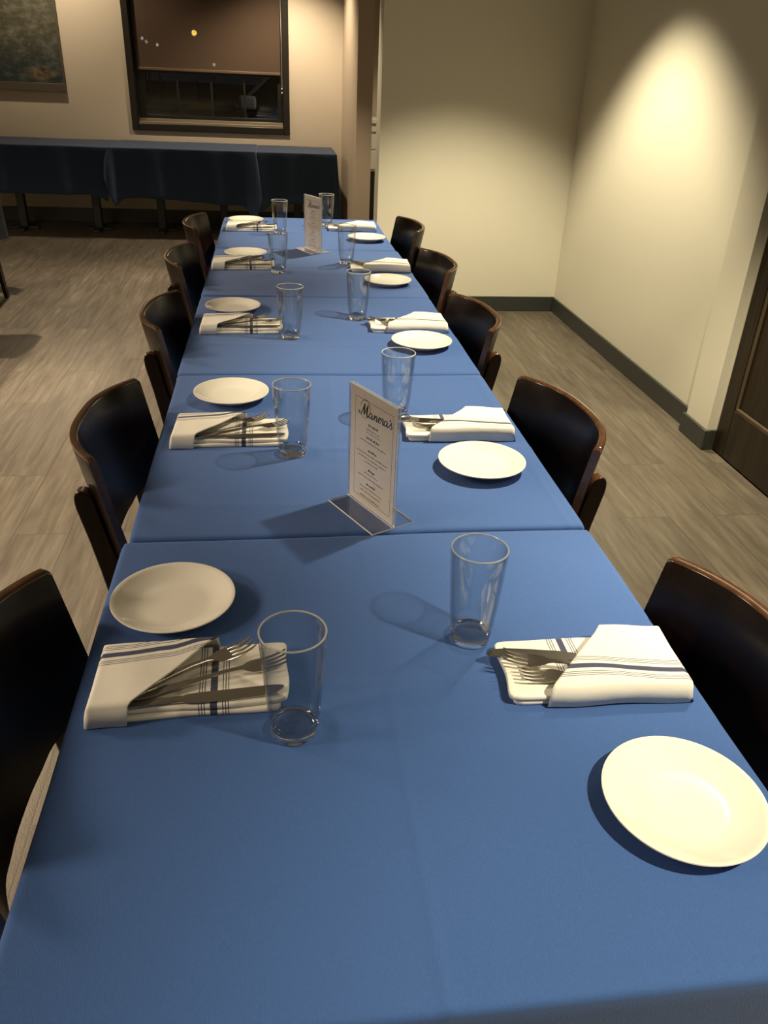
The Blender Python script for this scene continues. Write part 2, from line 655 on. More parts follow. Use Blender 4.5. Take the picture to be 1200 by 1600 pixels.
b = MB(); b.tube([(x0 - 0.0, DY0 + 0.05, 1.0), (x0 - 0.05, DY0 + 0.05, 1.0), (x0 - 0.052, DY0 + 0.16, 1.0)], 0.009)
struct('door_handle', b, M_STEEL, door)

# ------------------------------------------------------------------ window
win = bpy.data.objects.new('window_1', None); COL.objects.link(win)
win['kind'] = 'structure'; win['label'] = 'dark framed night window above the covered side tables'
yf = FARY - 0.018
b = MB()
ox0, ox1, oz0, oz1 = -1.312, 0.170, 0.840, 2.145
b.box(ox0, -1.255, yf, FARY, oz0, oz1)
b.box(0.112, ox1, yf, FARY, oz0, oz1)
b.box(-1.255, 0.112, yf, FARY, oz0, 0.900)
b.box(-1.255, 0.112, yf, FARY, 2.085, oz1)
struct('window_frame', b, M_FRAME, win, bevel=0.004)
b = MB()  # jamb lining inside the opening
b.box(WX0 + 0.001, WX0 + 0.020, FARY, FARY + 0.16, WZ0, WZ1)
b.box(WX1 - 0.020, WX1 - 0.001, FARY, FARY + 0.16, WZ0, WZ1)
b.box(WX0 + 0.020, WX1 - 0.020, FARY, FARY + 0.16, WZ1 - 0.02, WZ1 - 0.001)
struct('window_jamb', b, M_SASH, win, smooth=False)
b = MB(); b.box(WX0 + 0.020, WX1 - 0.020, FARY, FARY + 0.055, WZ0 + 0.001, 0.918); b.box(WX0 + 0.020, WX1 - 0.020, FARY + 0.05, FARY + 0.075, WZ0 + 0.001, 0.942)
struct('window_sill', b, M_SILL, win, bevel=0.003)
b = MB()  # sash with three muntins in its lower light
sy0, sy1 = FARY + 0.078, FARY + 0.105
b.box(WX0 + 0.020, -1.175, sy0, sy1, WZ0 + 0.001, WZ1 - 0.02)
b.box(0.058, WX1 - 0.020, sy0, sy1, WZ0 + 0.001, WZ1 - 0.02)
b.box(-1.175, 0.058, sy0, sy1, WZ0 + 0.001, 0.972)
b.box(-1.175, 0.058, sy0, sy1, 1.326, 1.362)
b.box(-1.175, 0.058, sy0, sy1, 2.03, WZ1 - 0.02)
for mx in (-0.878, -0.562, -0.254):
    b.box(mx - 0.009, mx + 0.009, sy0 + 0.004, sy1 - 0.004, 0.972, 1.326)
    b.box(mx - 0.009, mx + 0.009, sy0 + 0.004, sy1 - 0.004, 1.362, 2.03)
struct('window_sash', b, M_SASH, win, bevel=0.002)
b = MB(); b.box(-1.175, 0.058, sy0 + 0.012, sy0 + 0.015, 0.972, 1.326); b.box(-1.175, 0.058, sy0 + 0.012, sy0 + 0.015, 1.362, 2.03)
struct('window_pane', b, M_PANE, win, smooth=False)

sh = thing('roller_shade', 'brown roller shade pulled halfway down over the dark window', 'roller shade', (-0.565, FARY + 0.040, 1.345))
b = MB(); b.box(-0.655, 0.655, -0.0008, 0.0008, 0.022, 0.68)
b.build('shade_fabric', M_SHADE, sh, smooth=False)
b = MB(); b.box(-0.655, 0.655, -0.006, 0.006, 0.0, 0.024)
b.build('hem_bar', mat('brown_hem_bar', (0.12, 0.075, 0.045), rough=0.5), sh, bevel=0.004)
b = MB()
b.lathe([(0, -0.655), (0.022, -0.655), (0.022, 0.655), (0, 0.655)], 20)
o = b.build('roller_tube', M_BLACK, sh); o.rotation_euler = (0, math.pi / 2, 0); o.location = (0, 0, 0.70)
b = MB()
b.tube([(0.664, -0.012, 0.69), (0.668, -0.014, 0.3), (0.668, -0.014, -0.115)], 0.0022, 6)
for zz in (-0.11, -0.145):
    b.add(*(lambda q: (q[0], q[1]))(([(0.668 + 0.009 * math.cos(a) * math.sin(p), -0.014 + 0.009 * math.sin(a) * math.sin(p), zz + 0.009 * math.cos(p)) for p in [math.pi * i / 6 for i in range(7)] for a in [2 * math.pi * j / 10 for j in range(10)]],
              [(i * 10 + j, i * 10 + (j + 1) % 10, (i + 1) * 10 + (j + 1) % 10, (i + 1) * 10 + j) for i in range(6) for j in range(10)])))
b.build('pull_chain', mat('white_plastic_chain', (0.6, 0.57, 0.5), rough=0.3), sh)

# ------------------------------------------------------------------ painting on the far wall
pt = thing('painting', 'dark framed abstract landscape painting hanging on the far wall', 'painting', (-2.46, FARY - 0.022, 1.55))
b = MB(); b.box(-0.575, 0.575, -0.010, 0.018, -0.345, 0.40)
b.build('canvas', M_PAINT, pt, smooth=False)
b = MB()
b.box(-0.592, 0.592, -0.022, 0.020, -0.415, -0.345)
b.box(-0.592, 0.592, -0.022, 0.020, 0.40, 0.47)
b.box(-0.592, -0.575, -0.016, 0.020, -0.345, 0.40)
b.box(0.575, 0.592, -0.016, 0.020, -0.345, 0.40)
b.build('picture_frame', mat('dull_brown_frame', (0.085, 0.066, 0.048), rough=0.5), pt, bevel=0.003)


# ------------------------------------------------------------------ where things stand on the long table
PL = [(-0.152, 0.933), (-0.107, 1.739), (-0.134, 2.493), (-0.117, 3.305), (-0.137, 4.098)]
PR = [(0.407, 0.534), (0.385, 1.354), (0.397, 2.132), (0.396, 2.860), (0.407, 3.686)]
GL = [(0.008, 0.679), (0.024, 1.434), (0.037, 2.206), (0.010, 3.022), (0.024, 3.818)]
GR = [(0.247, 0.832), (0.255, 1.626), (0.244, 2.402), (0.275, 3.196), (0.249, 4.052)]
NAP = {'L': [(-0.112, 0.770, 1.5), (-0.098, 1.527, 0), (-0.100, 2.299, 1), (-0.120, 3.118, 2), (-0.106, 3.915, 1)],
       'R': [(0.384, 0.747, -1.0), (0.374, 1.533, 0), (0.384, 2.308, 1.5), (0.396, 3.098, -1), (0.364, 3.957, 0)]}
STANDS = [(0.151, 1.190, math.atan2(-0.121, 0.062)), (0.156, 3.436, math.atan2(-0.130, 0.066))]
# footprints that press the cloth flat: centre, half length, half width, turn
PRESS = [(x, y, 0.056, 0.056, 0.0) for x, y in PL + PR] + [(x, y, 0.030, 0.030, 0.0) for x, y in GL + GR]
PRESS += [(x, y, 0.120, 0.068, math.radians(a)) for q in NAP.values() for x, y, a in q]
PRESS += [(x, y, 0.072, 0.044, a) for x, y, a in STANDS]


def pressed(x, y):
    k = 1.0
    for (px, py, hx, hy, a) in PRESS:
        dx, dy = x - px, y - py
        if abs(dx) > 0.2 or abs(dy) > 0.2:
            continue
        u, v = dx * math.cos(a) + dy * math.sin(a), -dx * math.sin(a) + dy * math.cos(a)
        dd = math.hypot(max(0, abs(u) - hx), max(0, abs(v) - hy))
        k = min(k, smoothstep(0.004, 0.030, dd))
    return k


# ------------------------------------------------------------------ tablecloths
def cloth(name, x0, x1, y0, y1, z, drops, m, creases=(), res=0.006, flare=0.0, wave=0.0, corner=0.0, seed=0, extra=None, edge=0.008):
    """drops: (x-, x+, y-, y+) how far each side hangs. creases: (axis, pos, slope, amp, width)"""
    rnd = random.Random(seed)
    ph = [rnd.uniform(0, 6.28) for _ in range(8)]
    r_ = edge
    ax0, ax1, ay0, ay1 = x0 + r_, x1 - r_, y0 + r_, y1 - r_
    nx = max(8, int((ax1 - ax0) / res))
    ny = max(8, int((ay1 - ay0) / res))
    cx, cy = (x0 + x1) / 2, (y0 + y1) / 2

    def hgt(x, y):
        k0 = pressed(x, y)
        h = 0.0009 * math.sin(9 * (x - cx) + ph[0] + 3 * math.sin(5 * (y - cy) + ph[1])) + 0.0007 * math.sin(13 * (y - cy) + 6 * (x - cx) + ph[2])
        for (axis, pos, slope, amp, wd, lo, hi) in creases:
            if axis == 'x':
                dd, tt = x - (pos + slope * (y - cy)), y
            else:
                dd, tt = y - (pos + slope * (x - cx)), x
            k = smoothstep(lo, lo + 0.04, tt) * (1 - smoothstep(hi - 0.04, hi, tt))
            h += k * amp * (math.exp(-abs(dd) / wd) + 0.5 * amp / 0.002 * 0)
        return h * k0 + 0.0012

    V, F, UVs = [], [], []
    for j in range(ny + 1):
        for i in range(nx + 1):
            x = ax0 + (ax1 - ax0) * i / nx
            y = ay0 + (ay1 - ay0) * j / ny
            V.append((x, y, z + hgt(x, y)))
    for j in range(ny):
        for i in range(nx):
            a = j * (nx + 1) + i
            F.append((a, a + 1, a + nx + 2, a + nx + 1))
    # boundary loop, counter clockwise, with outward direction
    loop = []
    for i in range(nx):
        loop.append((i, 0, 2, i / nx))
    for j in range(ny):
        loop.append((nx, j, 1, j / ny))
    for i in range(nx, 0, -1):
        loop.append((i, ny, 3, i / nx))
    for j in range(ny, 0, -1):
        loop.append((0, j, 0, j / ny))
    N = len(loop)
    base = [j * (nx + 1) + i for (i, j, s_, t_) in loop]
    dirs, drp, cor = [], [], []
    nrm = {0: (-1, 0), 1: (1, 0), 2: (0, -1), 3: (0, 1)}
    cz = 0.05
    for (i, j, s_, t_) in loop:
        x = ax0 + (ax1 - ax0) * i / nx
        y = ay0 + (ay1 - ay0) * j / ny
        wl = {0: max(0, 1 - (x - ax0) / r_ / 2.0), 1: max(0, 1 - (ax1 - x) / r_ / 2.0), 2: max(0, 1 - (y - ay0) / r_ / 2.0), 3: max(0, 1 - (ay1 - y) / r_ / 2.0)}
        vx = sum(nrm[k][0] * wl[k] for k in wl)
        vy = sum(nrm[k][1] * wl[k] for k in wl)
        L = math.hypot(vx, vy)
        dirs.append((vx / L, vy / L))
        # drop blends between sides near a corner
        ws = sum(wl.values())
        drp.append(sum(drops[k] * wl[k] for k in wl) / ws)
        dc = min(math.hypot(x - qx, y - qy) for qx in (ax0, ax1) for qy in (ay0, ay1))
        cor.append(math.exp(-(dc / cz) ** 2 / 2))
    prev = base
    steps = [('a', 30), ('a', 60), ('a', 90)] + [('d', q) for q in (0.08, 0.2, 0.35, 0.5, 0.65, 0.8, 0.92, 1.0)]
    for kind, q in steps:
        cur = []
        for k in range(N):
            px, py, pz = V[base[k]]
            dx, dy = dirs[k]
            if kind == 'a':
                a = math.radians(q)
                out, down = r_ * math.sin(a), r_ * (1 - math.cos(a))
            else:
                s_len = px * 1.0 * abs(dy) + py * abs(dx)
                dd = drp[k] * q * (1 + corner * cor[k])
                fl = flare * (1 + 0.5 * math.sin(11 * s_len + ph[3])) + wave * math.sin(24 * s_len + ph[4]) + flare * 1.2 * cor[k]
                out, down = r_ + dd * fl, r_ + dd
                if extra:
                    ex = extra(px, py, dx, dy, q)
                    out += ex[0]
                    down += ex[1]
            cur.append(len(V))
            V.append((px + dx * out, py + dy * out, pz - down))
        for k in range(N):
            k2 = (k + 1) % N
            F.append((prev[k], cur[k], cur[k2], prev[k2]))
        prev = cur
    mb = MB()
    mb.add(V, F)
    o = mb.build(name, m, autos=False)
    sol = o.modifiers.new('thickness', 'SOLIDIFY')
    sol.thickness = 0.0008
    sol.offset = -1
    return o


TX0, TX1 = -0.2469, 0.5150
SEAM = [0.3512, 1.1175, 1.8990, 2.6700, 3.4608, 4.2607]
TZ = 0.75
ORD = ['first', 'second', 'third', 'fourth', 'fifth']


def pedestal(name, cx, cy, hx, hy, label, group, ztop=0.7485, first=None, rbase=0.11):
    t_ = thing(name, label, 'table', (cx, cy, 0), 0, group)
    b_ = MB(); b_.box(-hx, hx, -hy, hy, ztop - 0.03, ztop)
    b_.build('table_top', M_TOP, t_, bevel=0.004)
    b_ = MB(); b_.lathe([(0, 0.02), (0.034, 0.02), (0.034, ztop - 0.03), (0, ztop - 0.03)], 24)
    b_.build('column', M_BLACK, t_)
    b_ = MB(); b_.lathe([(0, 0.0), (rbase, 0.0), (rbase, 0.012), (0.05, 0.028), (0, 0.03)], 32)
    b_.build('base', M_BLACK, t_)
    return t_


CREASE = [
    [('x', 0.124, 0.0, 0.0030, 0.0048, 0.30, 1.12), ('y', 0.752, -0.02, 0.0012, 0.008, -0.3, 0.55)],
    [('x', 0.112, 0.035, 0.0020, 0.009, 1.12, 1.90), ('y', 1.452, -0.01, 0.0013, 0.008, -0.3, 0.55), ('y', 1.215, -0.05, 0.0012, 0.008, -0.3, 0.2),
     ('x', 0.489, 0.016, 0.0018, 0.004, 1.10, 1.90), ('y', 1.868, 0.0, 0.0016, 0.004, 0.28, 0.52)],
    [('x', 0.13, 0.02, 0.0010, 0.010, 1.90, 2.67), ('y', 2.14, -0.02, 0.0010, 0.010, -0.3, 0.55)],
    [('y', 3.108, 0.03, 0.0030, 0.006, -0.3, 0.55), ('x', 0.14, 0.0, 0.0010, 0.010, 2.67, 3.46)],
    [('x', 0.13, 0.0, 0.0010, 0.010, 3.46, 4.26), ('y', 3.86, 0.0, 0.0012, 0.009, -0.3, 0.55)],
]
JIT = [(-0.004, 0.002), (0.003, 0.0), (0.0, 0.001), (0.0, 0.002), (-0.003, -0.004)]
for k in range(5):
    ya, yb = SEAM[k], SEAM[k + 1]
    pedestal('dining_table', (TX0 + TX1) / 2, (ya + yb) / 2, 0.366, (yb - ya) / 2 - 0.012,
             'dark pedestal table hidden under the %s blue cloth from the near end' % ORD[k], 'tables of the long row')
    near = 0.20 if k == 0 else 0.03
    far = 0.19 if k == 4 else 0.03
    o = cloth('tablecloth', TX0 + JIT[k][0], TX1 + JIT[k][1], ya + 0.0022, yb - 0.0022, TZ, (0.19, 0.19, near, far), M_CLOTH, CREASE[k],
              res=0.0042 if k == 0 else 0.0055 if k < 3 else 0.008, seed=k, wave=0.002,
              extra=lambda px, py, dx, dy, q: (-0.048 * abs(dx) * smoothstep(0.05, 0.7, q), 0.0))
    tag(o, '%s blue tablecloth from the near end of the long set table' % ORD[k], 'tablecloth', 'blue cloths on the long table')


# ------------------------------------------------------------------ chairs
def make_chair():
    root = thing('dining_chair', 'x', 'chair', (0, 0, 0), 0, 'dark bentwood chairs along the table')
    # curved plywood back: x < 0 is behind the sitter
    W2, DEP, TH, HT = 0.205, 0.067, 0.015, 0.83
    TS = [0, 0.06, 0.12, 0.18, 0.24, 0.30, 0.36, 0.42, 0.48, 0.54, 0.60, 0.66, 0.70, 0.715, 0.7225, 0.730, 0.76, 0.80, 0.84, 0.88, 0.91, 0.94, 0.965, 0.98, 0.992, 1.0]
    TS = [-q for q in TS[:0:-1]] + TS
    NS = len(TS) - 1
    rings, mi_top = [], None

    def plan(t_):
        return (-DEP * (1 - abs(t_) ** 2.6), W2 * t_)

    sec_n = 0
    for i in range(NS + 1):
        t_ = TS[i]
        p = Vector(plan(t_))
        a = Vector(plan(max(-1, t_ - 0.01)))
        c = Vector(plan(min(1, t_ + 0.01)))
        tg = (c - a).normalized()
        nin = Vector((tg.y, -tg.x))          # towards the sitter (+x)
        zb = 0.600 + 0.008 * smoothstep(0.30, 0.55, abs(t_))
        endr = 0.005 * smoothstep(0.97, 1.0, abs(t_)) ** 2
        zt = HT - endr
        cr = 0.0045
        prof = [(0, zb), (0, zb + 0.25 * (zt - zb)), (0, zb + 0.5 * (zt - zb)), (0, zb + 0.75 * (zt - zb)), (0, zt - cr), (cr * 0.3, zt - cr * 0.3), (cr, zt),
                (TH - cr, zt), (TH - cr * 0.3, zt - cr * 0.3), (TH, zt - cr), (TH, zb + 0.75 * (zt - zb)), (TH, zb + 0.5 * (zt - zb)), (TH, zb + 0.25 * (zt - zb)), (TH, zb)]
        ring = []
        for (n_, z_) in prof:
            q = p + nin * n_
            ring.append((q.x + (HT - z_) * 0.20, q.y, z_))
        rings.append(ring)
    b_ = MB()
    n_ = len(rings[0])
    vs = [q for g in rings for q in g]
    fs, mi = [], []
    for k in range(NS):
        for i in range(n_):
            j = (i + 1) % n_
            fs.append((k * n_ + i, k * n_ + j, (k + 1) * n_ + j, (k + 1) * n_ + i))
            mi.append(1 if 4 <= i <= 8 else 0)
    fs.append(tuple(range(n_ - 1, -1, -1))); mi.append(1)
    fs.append(tuple(NS * n_ + i for i in range(n_))); mi.append(1)
    b_.v, b_.f, b_.mi = vs, [list(q) for q in fs], mi
    b_.build('backrest', [M_CHAIR, M_CHAIR_EDGE], root)
    # rear legs: flat planks outside the back, rounded top
    cl = [(0.0, -0.050, 0.042), (0.15, -0.008, 0.050), (0.30, 0.030, 0.058), (0.45, 0.040, 0.066), (0.54, 0.020, 0.056), (0.59, 0.005, 0.042), (0.65, -0.0085, 0.037), (0.720, -0.0235, 0.037)]
    for s_ in (-1, 1):
        out = []
        for (z_, xc, wd) in cl:
            out.append((xc - wd / 2, z_))
        top = []
        zc, xc, wd = cl[-1][0], cl[-1][1], cl[-1][2]
        for k in range(1, 12):
            a = math.pi - math.pi * k / 12
            top.append((xc + wd / 2 * math.cos(a) - 0.006 * math.sin(a), zc + 0.034 * math.sin(a) ** 0.8))
        back = [(xc + wd / 2, z_) for (z_, xc, wd) in reversed(cl)]
        poly = out + top + back
        ya, yb = (0.1505, 0.1745) if s_ > 0 else (-0.1745, -0.1505)
        b_ = MB()
        n_ = len(poly)
        b_.add([(x, ya, z_) for x, z_ in poly] + [(x, yb, z_) for x, z_ in poly],
               [tuple(range(n_)), tuple(range(2 * n_ - 1, n_ - 1, -1))])
        b_.mi = [0, 0]
        for i in range(n_):
            j = (i + 1) % n_
            b_.f.append([i, j, n_ + j, n_ + i]); b_.mi.append(1 if len(out) - 1 <= i < len(out) + len(top) else 0)
        b_.build('leg', [M_CHAIR, M_CHAIR_EDGE], root, bevel=0.003)
        b_ = MB()
        yc = 0.165 * s_
        b_.loft([[(0.30 + dx * h_, yc + dy * h_, z_) for dx, dy in ((-1, -1), (1, -1), (1, 1), (-1, 1))] for z_, h_ in ((0, 0.012), (0.25, 0.015), (0.437, 0.019))])
        b_.build('leg', M_CHAIR, root, bevel=0.003)
    # seat: shaped pad
    NSX, NSY = 14, 16
    V, F = [], []
    for side in (1, 0):
        for i in range(NSX + 1):
            for j in range(NSY + 1):
                u, v = i / NSX, -1 + 2 * j / NSY
                x = 0.082 + 0.258 * u
                half = 0.200 - 0.012 * (1 - u) - 0.02 * smoothstep(0.85, 1.0, u)
                edge = min(1, min(u, 1 - u) * 12, (1 - abs(v)) * 9)
                z_ = (0.452 + 0.018 * math.sqrt(max(0, 1 - (1 - edge) ** 2)) - 0.006 * (1 - v * v) * (1 - u)) if side else 0.438
                V.append((x, v * half, z_))
    off = (NSX + 1) * (NSY + 1)
    idx = lambda i, j, s_: (0 if s_ else off) + i * (NSY + 1) + j
    for i in range(NSX):
        for j in range(NSY):
            F.append((idx(i, j, 1), idx(i + 1, j, 1), idx(i + 1, j + 1, 1), idx(i, j + 1, 1)))
            F.append((idx(i, j, 0), idx(i, j + 1, 0), idx(i + 1, j + 1, 0), idx(i + 1, j, 0)))
    for i in range(NSX):
        for j in (0, NSY):
            F.append((idx(i, j, 1), idx(i + 1, j, 1), idx(i + 1, j, 0), idx(i, j, 0)))
    for j in range(NSY):
        for i in (0, NSX):
            F.append((idx(i, j, 1), idx(i, j + 1, 1), idx(i, j + 1, 0), idx(i, j, 0)))
    b_ = MB(); b_.add(V, F)
    b_.build('seat', M_CHAIR, root)
    b_ = MB()
    for s_ in (-1, 1):
        b_.box(0.085, 0.284, s_ * 0.165 - 0.010, s_ * 0.165 + 0.010, 0.385, 0.4375)
    b_.box(0.04, 0.06, -0.150, 0.150, 0.385, 0.4375)
    b_.build('seat_rail', M_CHAIR, root, bevel=0.003)
    return root


chair0 = make_chair()
reg(chair0)
LC = [(-0.318, 0.722, -1), (-0.312, 1.457, -2.5), (-0.298, 2.228, -1.7), (-0.318, 2.965, -2), (-0.322, 3.668, -2)]
RC = [(0.560, 0.700, 182), (0.564, 1.467, 185), (0.554, 2.225, 184), (0.576, 2.922, 184), (0.590, 3.688, 184)]
used = False
for side, L in (('open-floor', LC), ('wall', RC)):
    for k, (x, y, a) in enumerate(L):
        lab = 'dark bentwood chair, %s from the near end on the table’s %s side'.replace('’', "'") % (ORD[k], side)
        if not used:
            chair0.location = (x, y, 0); chair0.rotation_euler = (0, 0, math.radians(a)); chair0['label'] = lab
            used = True
        else:
            dup(chair0, (x, y, 0), math.radians(a), lab)
dup(chair0, (-1.945, 5.55, 0), math.radians(-90), 'dark chair with one splayed foot showing at the picture edge, before the covered side tables', 'chair at the other table')


# ------------------------------------------------------------------ plates
def make_plate():
    b_ = MB()
    b_.lathe([(0, 0.0035), (0.040, 0.0035), (0.043, 0.0), (0.048, 0.0), (0.050, 0.003), (0.066, 0.0085), (0.0835, 0.0170), (0.0845, 0.0182),
              (0.0842, 0.0194), (0.0830, 0.0196), (0.078, 0.0170), (0.066, 0.0118), (0.056, 0.0082), (0.050, 0.0068), (0.044, 0.0062), (0.022, 0.0060), (0, 0.0060)], 72)
    return b_.build('side_plate', M_PLATE)


CZ = TZ + 0.0014   # top of the cloth
plate0 = None
for side, L in (('open-floor', PL), ('wall', PR)):
    for k, (x, y) in enumerate(L):
        lab = "white round side plate, %s from the near end on the table's %s side" % (ORD[k], side)
        if plate0 is None:
            plate0 = make_plate(); o = plate0
        else:
            o = plate0.copy(); COL.objects.link(o)
        o.location = (x, y, CZ)
        o.rotation_euler = (0, 0, random.uniform(0, 6.28))
        tag(o, lab, 'plate', 'white side plates')


# ------------------------------------------------------------------ glasses
def make_glass():
    root = thing('tumbler', 'x', 'glass', (0, 0, 0), 0, 'empty tumblers on the long table')
    H = 0.143
    # wall: outside and inside faces
    b_ = MB()
    po = [(0.0245, 0.013), (0.0275, 0.020), (0.0292, 0.030), (0.0310, 0.050), (0.0335, 0.085), (0.0358, 0.120), (0.0368, H - 0.002), (0.0364, H - 0.0004), (0.0357, H)]
    pi = [(0.0350, H - 0.0004), (0.0346, H - 0.002), (0.0336, 0.120), (0.0313, 0.085), (0.0288, 0.050), (0.0268, 0.030), (0.0248, 0.020), (0.0215, 0.0145)]
    b_.lathe(po + pi, 64)
    b_.build('glass_wall', M_GLASS, root)
    b_ = MB()
    b_.lathe([(0, 0.0012), (0.017, 0.0012), (0.021, 0.0), (0.0238, 0.0006), (0.0256, 0.003), (0.0262, 0.008), (0.0268, 0.0135), (0.0240, 0.0150), (0.019, 0.0138), (0.010, 0.0126), (0, 0.0122)], 64)
    b_.build('glass_base', M_GBASE, root)
    b_ = MB()
    n = 64
    rings = []
    for k in range(6):
        a = 2 * math.pi * k / 6
        rings.append((0.0357 + 0.0011 * math.cos(a), H + 0.0011 * math.sin(a)))
    b_.lathe(rings + [rings[0]], n)
    b_.build('rim', M_RIM, root)
    return root


glass0 = make_glass()
reg(glass0)
used = False
for side, L in (('open-floor', GL), ('wall', GR)):
    for k, (x, y) in enumerate(L):
        lab = "empty clear glass tumbler, %s from the near end on the table's %s side" % (ORD[k], side)
        if not used:
            glass0.location = (x, y, CZ); glass0['label'] = lab; used = True
        else:
            dup(glass0, (x, y, CZ), random.uniform(0, 6.28), lab)


# ------------------------------------------------------------------ napkins and cutlery
def set_stripe(o, fn):
    me = o.data
    uv = me.uv_layers.new(name='stripe')
    for lp in me.loops:
        co = me.vertices[lp.vertex_index].co
        uv.data[lp.index].uv = (0.0, fn(co.x, co.y))


BODY_H = 0.0155


def make_napkin(side):
    root = thing('napkin', 'x', 'napkin', (0, 0, 0), 0, 'folded napkins holding cutlery')
    rnd = random.Random(3 if side == 'L' else 5)

    def layer(xa, xb, ya, yb, z0, z1, name, skew):
        b_ = MB()
        cx, cy, hx, hy = (xa + xb) / 2, (ya + yb) / 2, (xb - xa) / 2, (yb - ya) / 2
        N = 120
        out = []
        for i in range(N):
            a = 2 * math.pi * i / N
            e = 18.0
            c, s_ = math.cos(a), math.sin(a)
            rr = (abs(c) ** e + abs(s_) ** e) ** (-1 / e)
            out.append((rr * c, rr * s_))
        ph = rnd.uniform(0, 6)
        rings = []
        h = z1 - z0
        for (sc, z_) in ((0.965, z0), (0.992, z0 + 0.12 * h), (1.0, z0 + 0.5 * h), (0.992, z0 + 0.88 * h), (0.968, z1), (0.9, z1), (0.7, z1), (0.45, z1), (0.2, z1), (0.03, z1)):
            ring = []
            for (u, v) in out:
                x, y = cx + hx * (1 - (1 - sc) * (hy / hx if sc > 0.95 else 1)) * u, cy + hy * sc * v
                x += skew * v * hy + 0.0018 * math.sin(70 * y + ph) * (u > 0.9)
                y += 0.0012 * math.sin(40 * x + ph)
                zz = z_ - (0.0012 * (0.5 + 0.5 * math.sin(55 * x + 30 * y + ph)) if z_ >= z1 - 1e-6 else 0)
                ring.append((x, y, zz))
            rings.append(ring)
        b_.loft(rings)
        o = b_.build(name, M_NAPKIN, root, autos=False)
        set_stripe(o, lambda x, y: x - 0.026 + 0.05 * y * 0)
        return o

    layer(-0.112, 0.108, -0.060, 0.050, 0.0, 0.0078, 'folded_layer', 0.05)
    layer(-0.110, 0.114, -0.057, 0.051, 0.0080, BODY_H, 'folded_layer', 0.03)
    # flap wrapped over the open end, cut on the diagonal
    if side == 'L':
        diag = [(-0.071, -0.0665), (-0.056, -0.050), (-0.042, -0.033), (-0.024, -0.012), (-0.006, 0.009), (0.014, 0.033), (0.032, 0.0545)]
        cen = lambda x: 0.027 + 0.006 * smoothstep(-0.08, -0.03, x) + 0.014 * smoothstep(-0.03, 0.02, x)
    else:
        diag = [(-0.034, -0.0665), (-0.018, -0.045), (0.000, -0.026), (0.018, -0.006), (0.036, 0.015), (0.054, 0.036), (0.071, 0.0565)]
        cen = lambda x: 0.031 - 0.012 * smoothstep(-0.09, 0.01, x)
    NR, NC = 34, 40
    zt = BODY_H + (0.0146 if side == 'L' else 0.0150)
    V, F = [], []

    def xd(y):
        for (a, c) in zip(diag[:-1], diag[1:]):
            if y <= c[1] or c is diag[-1]:
                t_ = (y - a[1]) / (c[1] - a[1])
                return a[0] + (c[0] - a[0]) * t_
    ylo, yhi = diag[0][1], diag[-1][1]
    for j in range(NR + 1):
        s_ = j / NR
        y = ylo + (yhi - ylo) * s_
        for i in range(NC + 1):
            q = i / NC
            xl = -0.1165 + 0.004 * s_
            x = xl + (xd(y) - xl) * q
            d_ = min(x - xl, (y - ylo) * 1.0, (yhi - y) * 1.0)
            rr = 0.0065
            z_ = zt
            if d_ < rr:
                z_ = zt - 0.0275 * (1 - math.sqrt(max(0, 1 - (1 - d_ / rr) ** 2)))
            z_ -= 0.0030 * smoothstep(0.06, 0.0, x - xl) - 0.0006 * math.sin(60 * x + 40 * y)
            z_ = max(z_, 0.0015)
            V.append((x, y + 0.001 * math.sin(50 * x), z_))
    for j in range(NR):
        for i in range(NC):
            a = j * (NC + 1) + i
            F.append((a, a + 1, a + NC + 2, a + NC + 1))
    b_ = MB(); b_.add(V, F)
    o = b_.build('flap', M_NAPKIN, root, autos=False)
    set_stripe(o, lambda x, y: y - cen(x))
    sm = o.modifiers.new('thickness', 'SOLIDIFY'); sm.thickness = 0.0016; sm.offset = 1.0
    return root


def make_fork():
    root = thing('fork', 'x', 'fork', (0, 0, 0), 0, 'steel forks in the napkins')
    b_ = MB()
    hp = [(0.0, 0.010, 0.0008), (0.004, 0.014, 0.0008), (0.02, 0.0150, 0.0009), (0.05, 0.0115, 0.0015), (0.08, 0.0075, 0.0032), (0.105, 0.0060, 0.0052), (0.125, 0.0066, 0.0048), (0.131, 0.0090, 0.0040)]
    b_.strip([(x, 0, z_ + 0.0012, wd) for x, wd, z_ in hp], 0.0022, round_=0.6)
    b_.build('handle', M_STEEL, root)
    b_ = MB()
    b_.strip([(0.1305, 0, 0.0050, 0.0090), (0.136, 0, 0.0041, 0.0170), (0.142, 0, 0.0033, 0.0225), (0.150, 0, 0.0027, 0.0240), (0.1555, 0, 0.0026, 0.0240)], 0.0019, round_=0.5)
    for k in range(4):
        y = -0.01010 + 0.00673 * k
        b_.strip([(0.1553, y, 0.0026, 0.0038), (0.163, y, 0.0029, 0.0036), (0.172, y, 0.0040, 0.0032), (0.181, y, 0.0066, 0.0026), (0.187, y, 0.0095, 0.0014)], 0.0017, round_=0.5)
    b_.build('tines', M_STEEL, root)
    return root


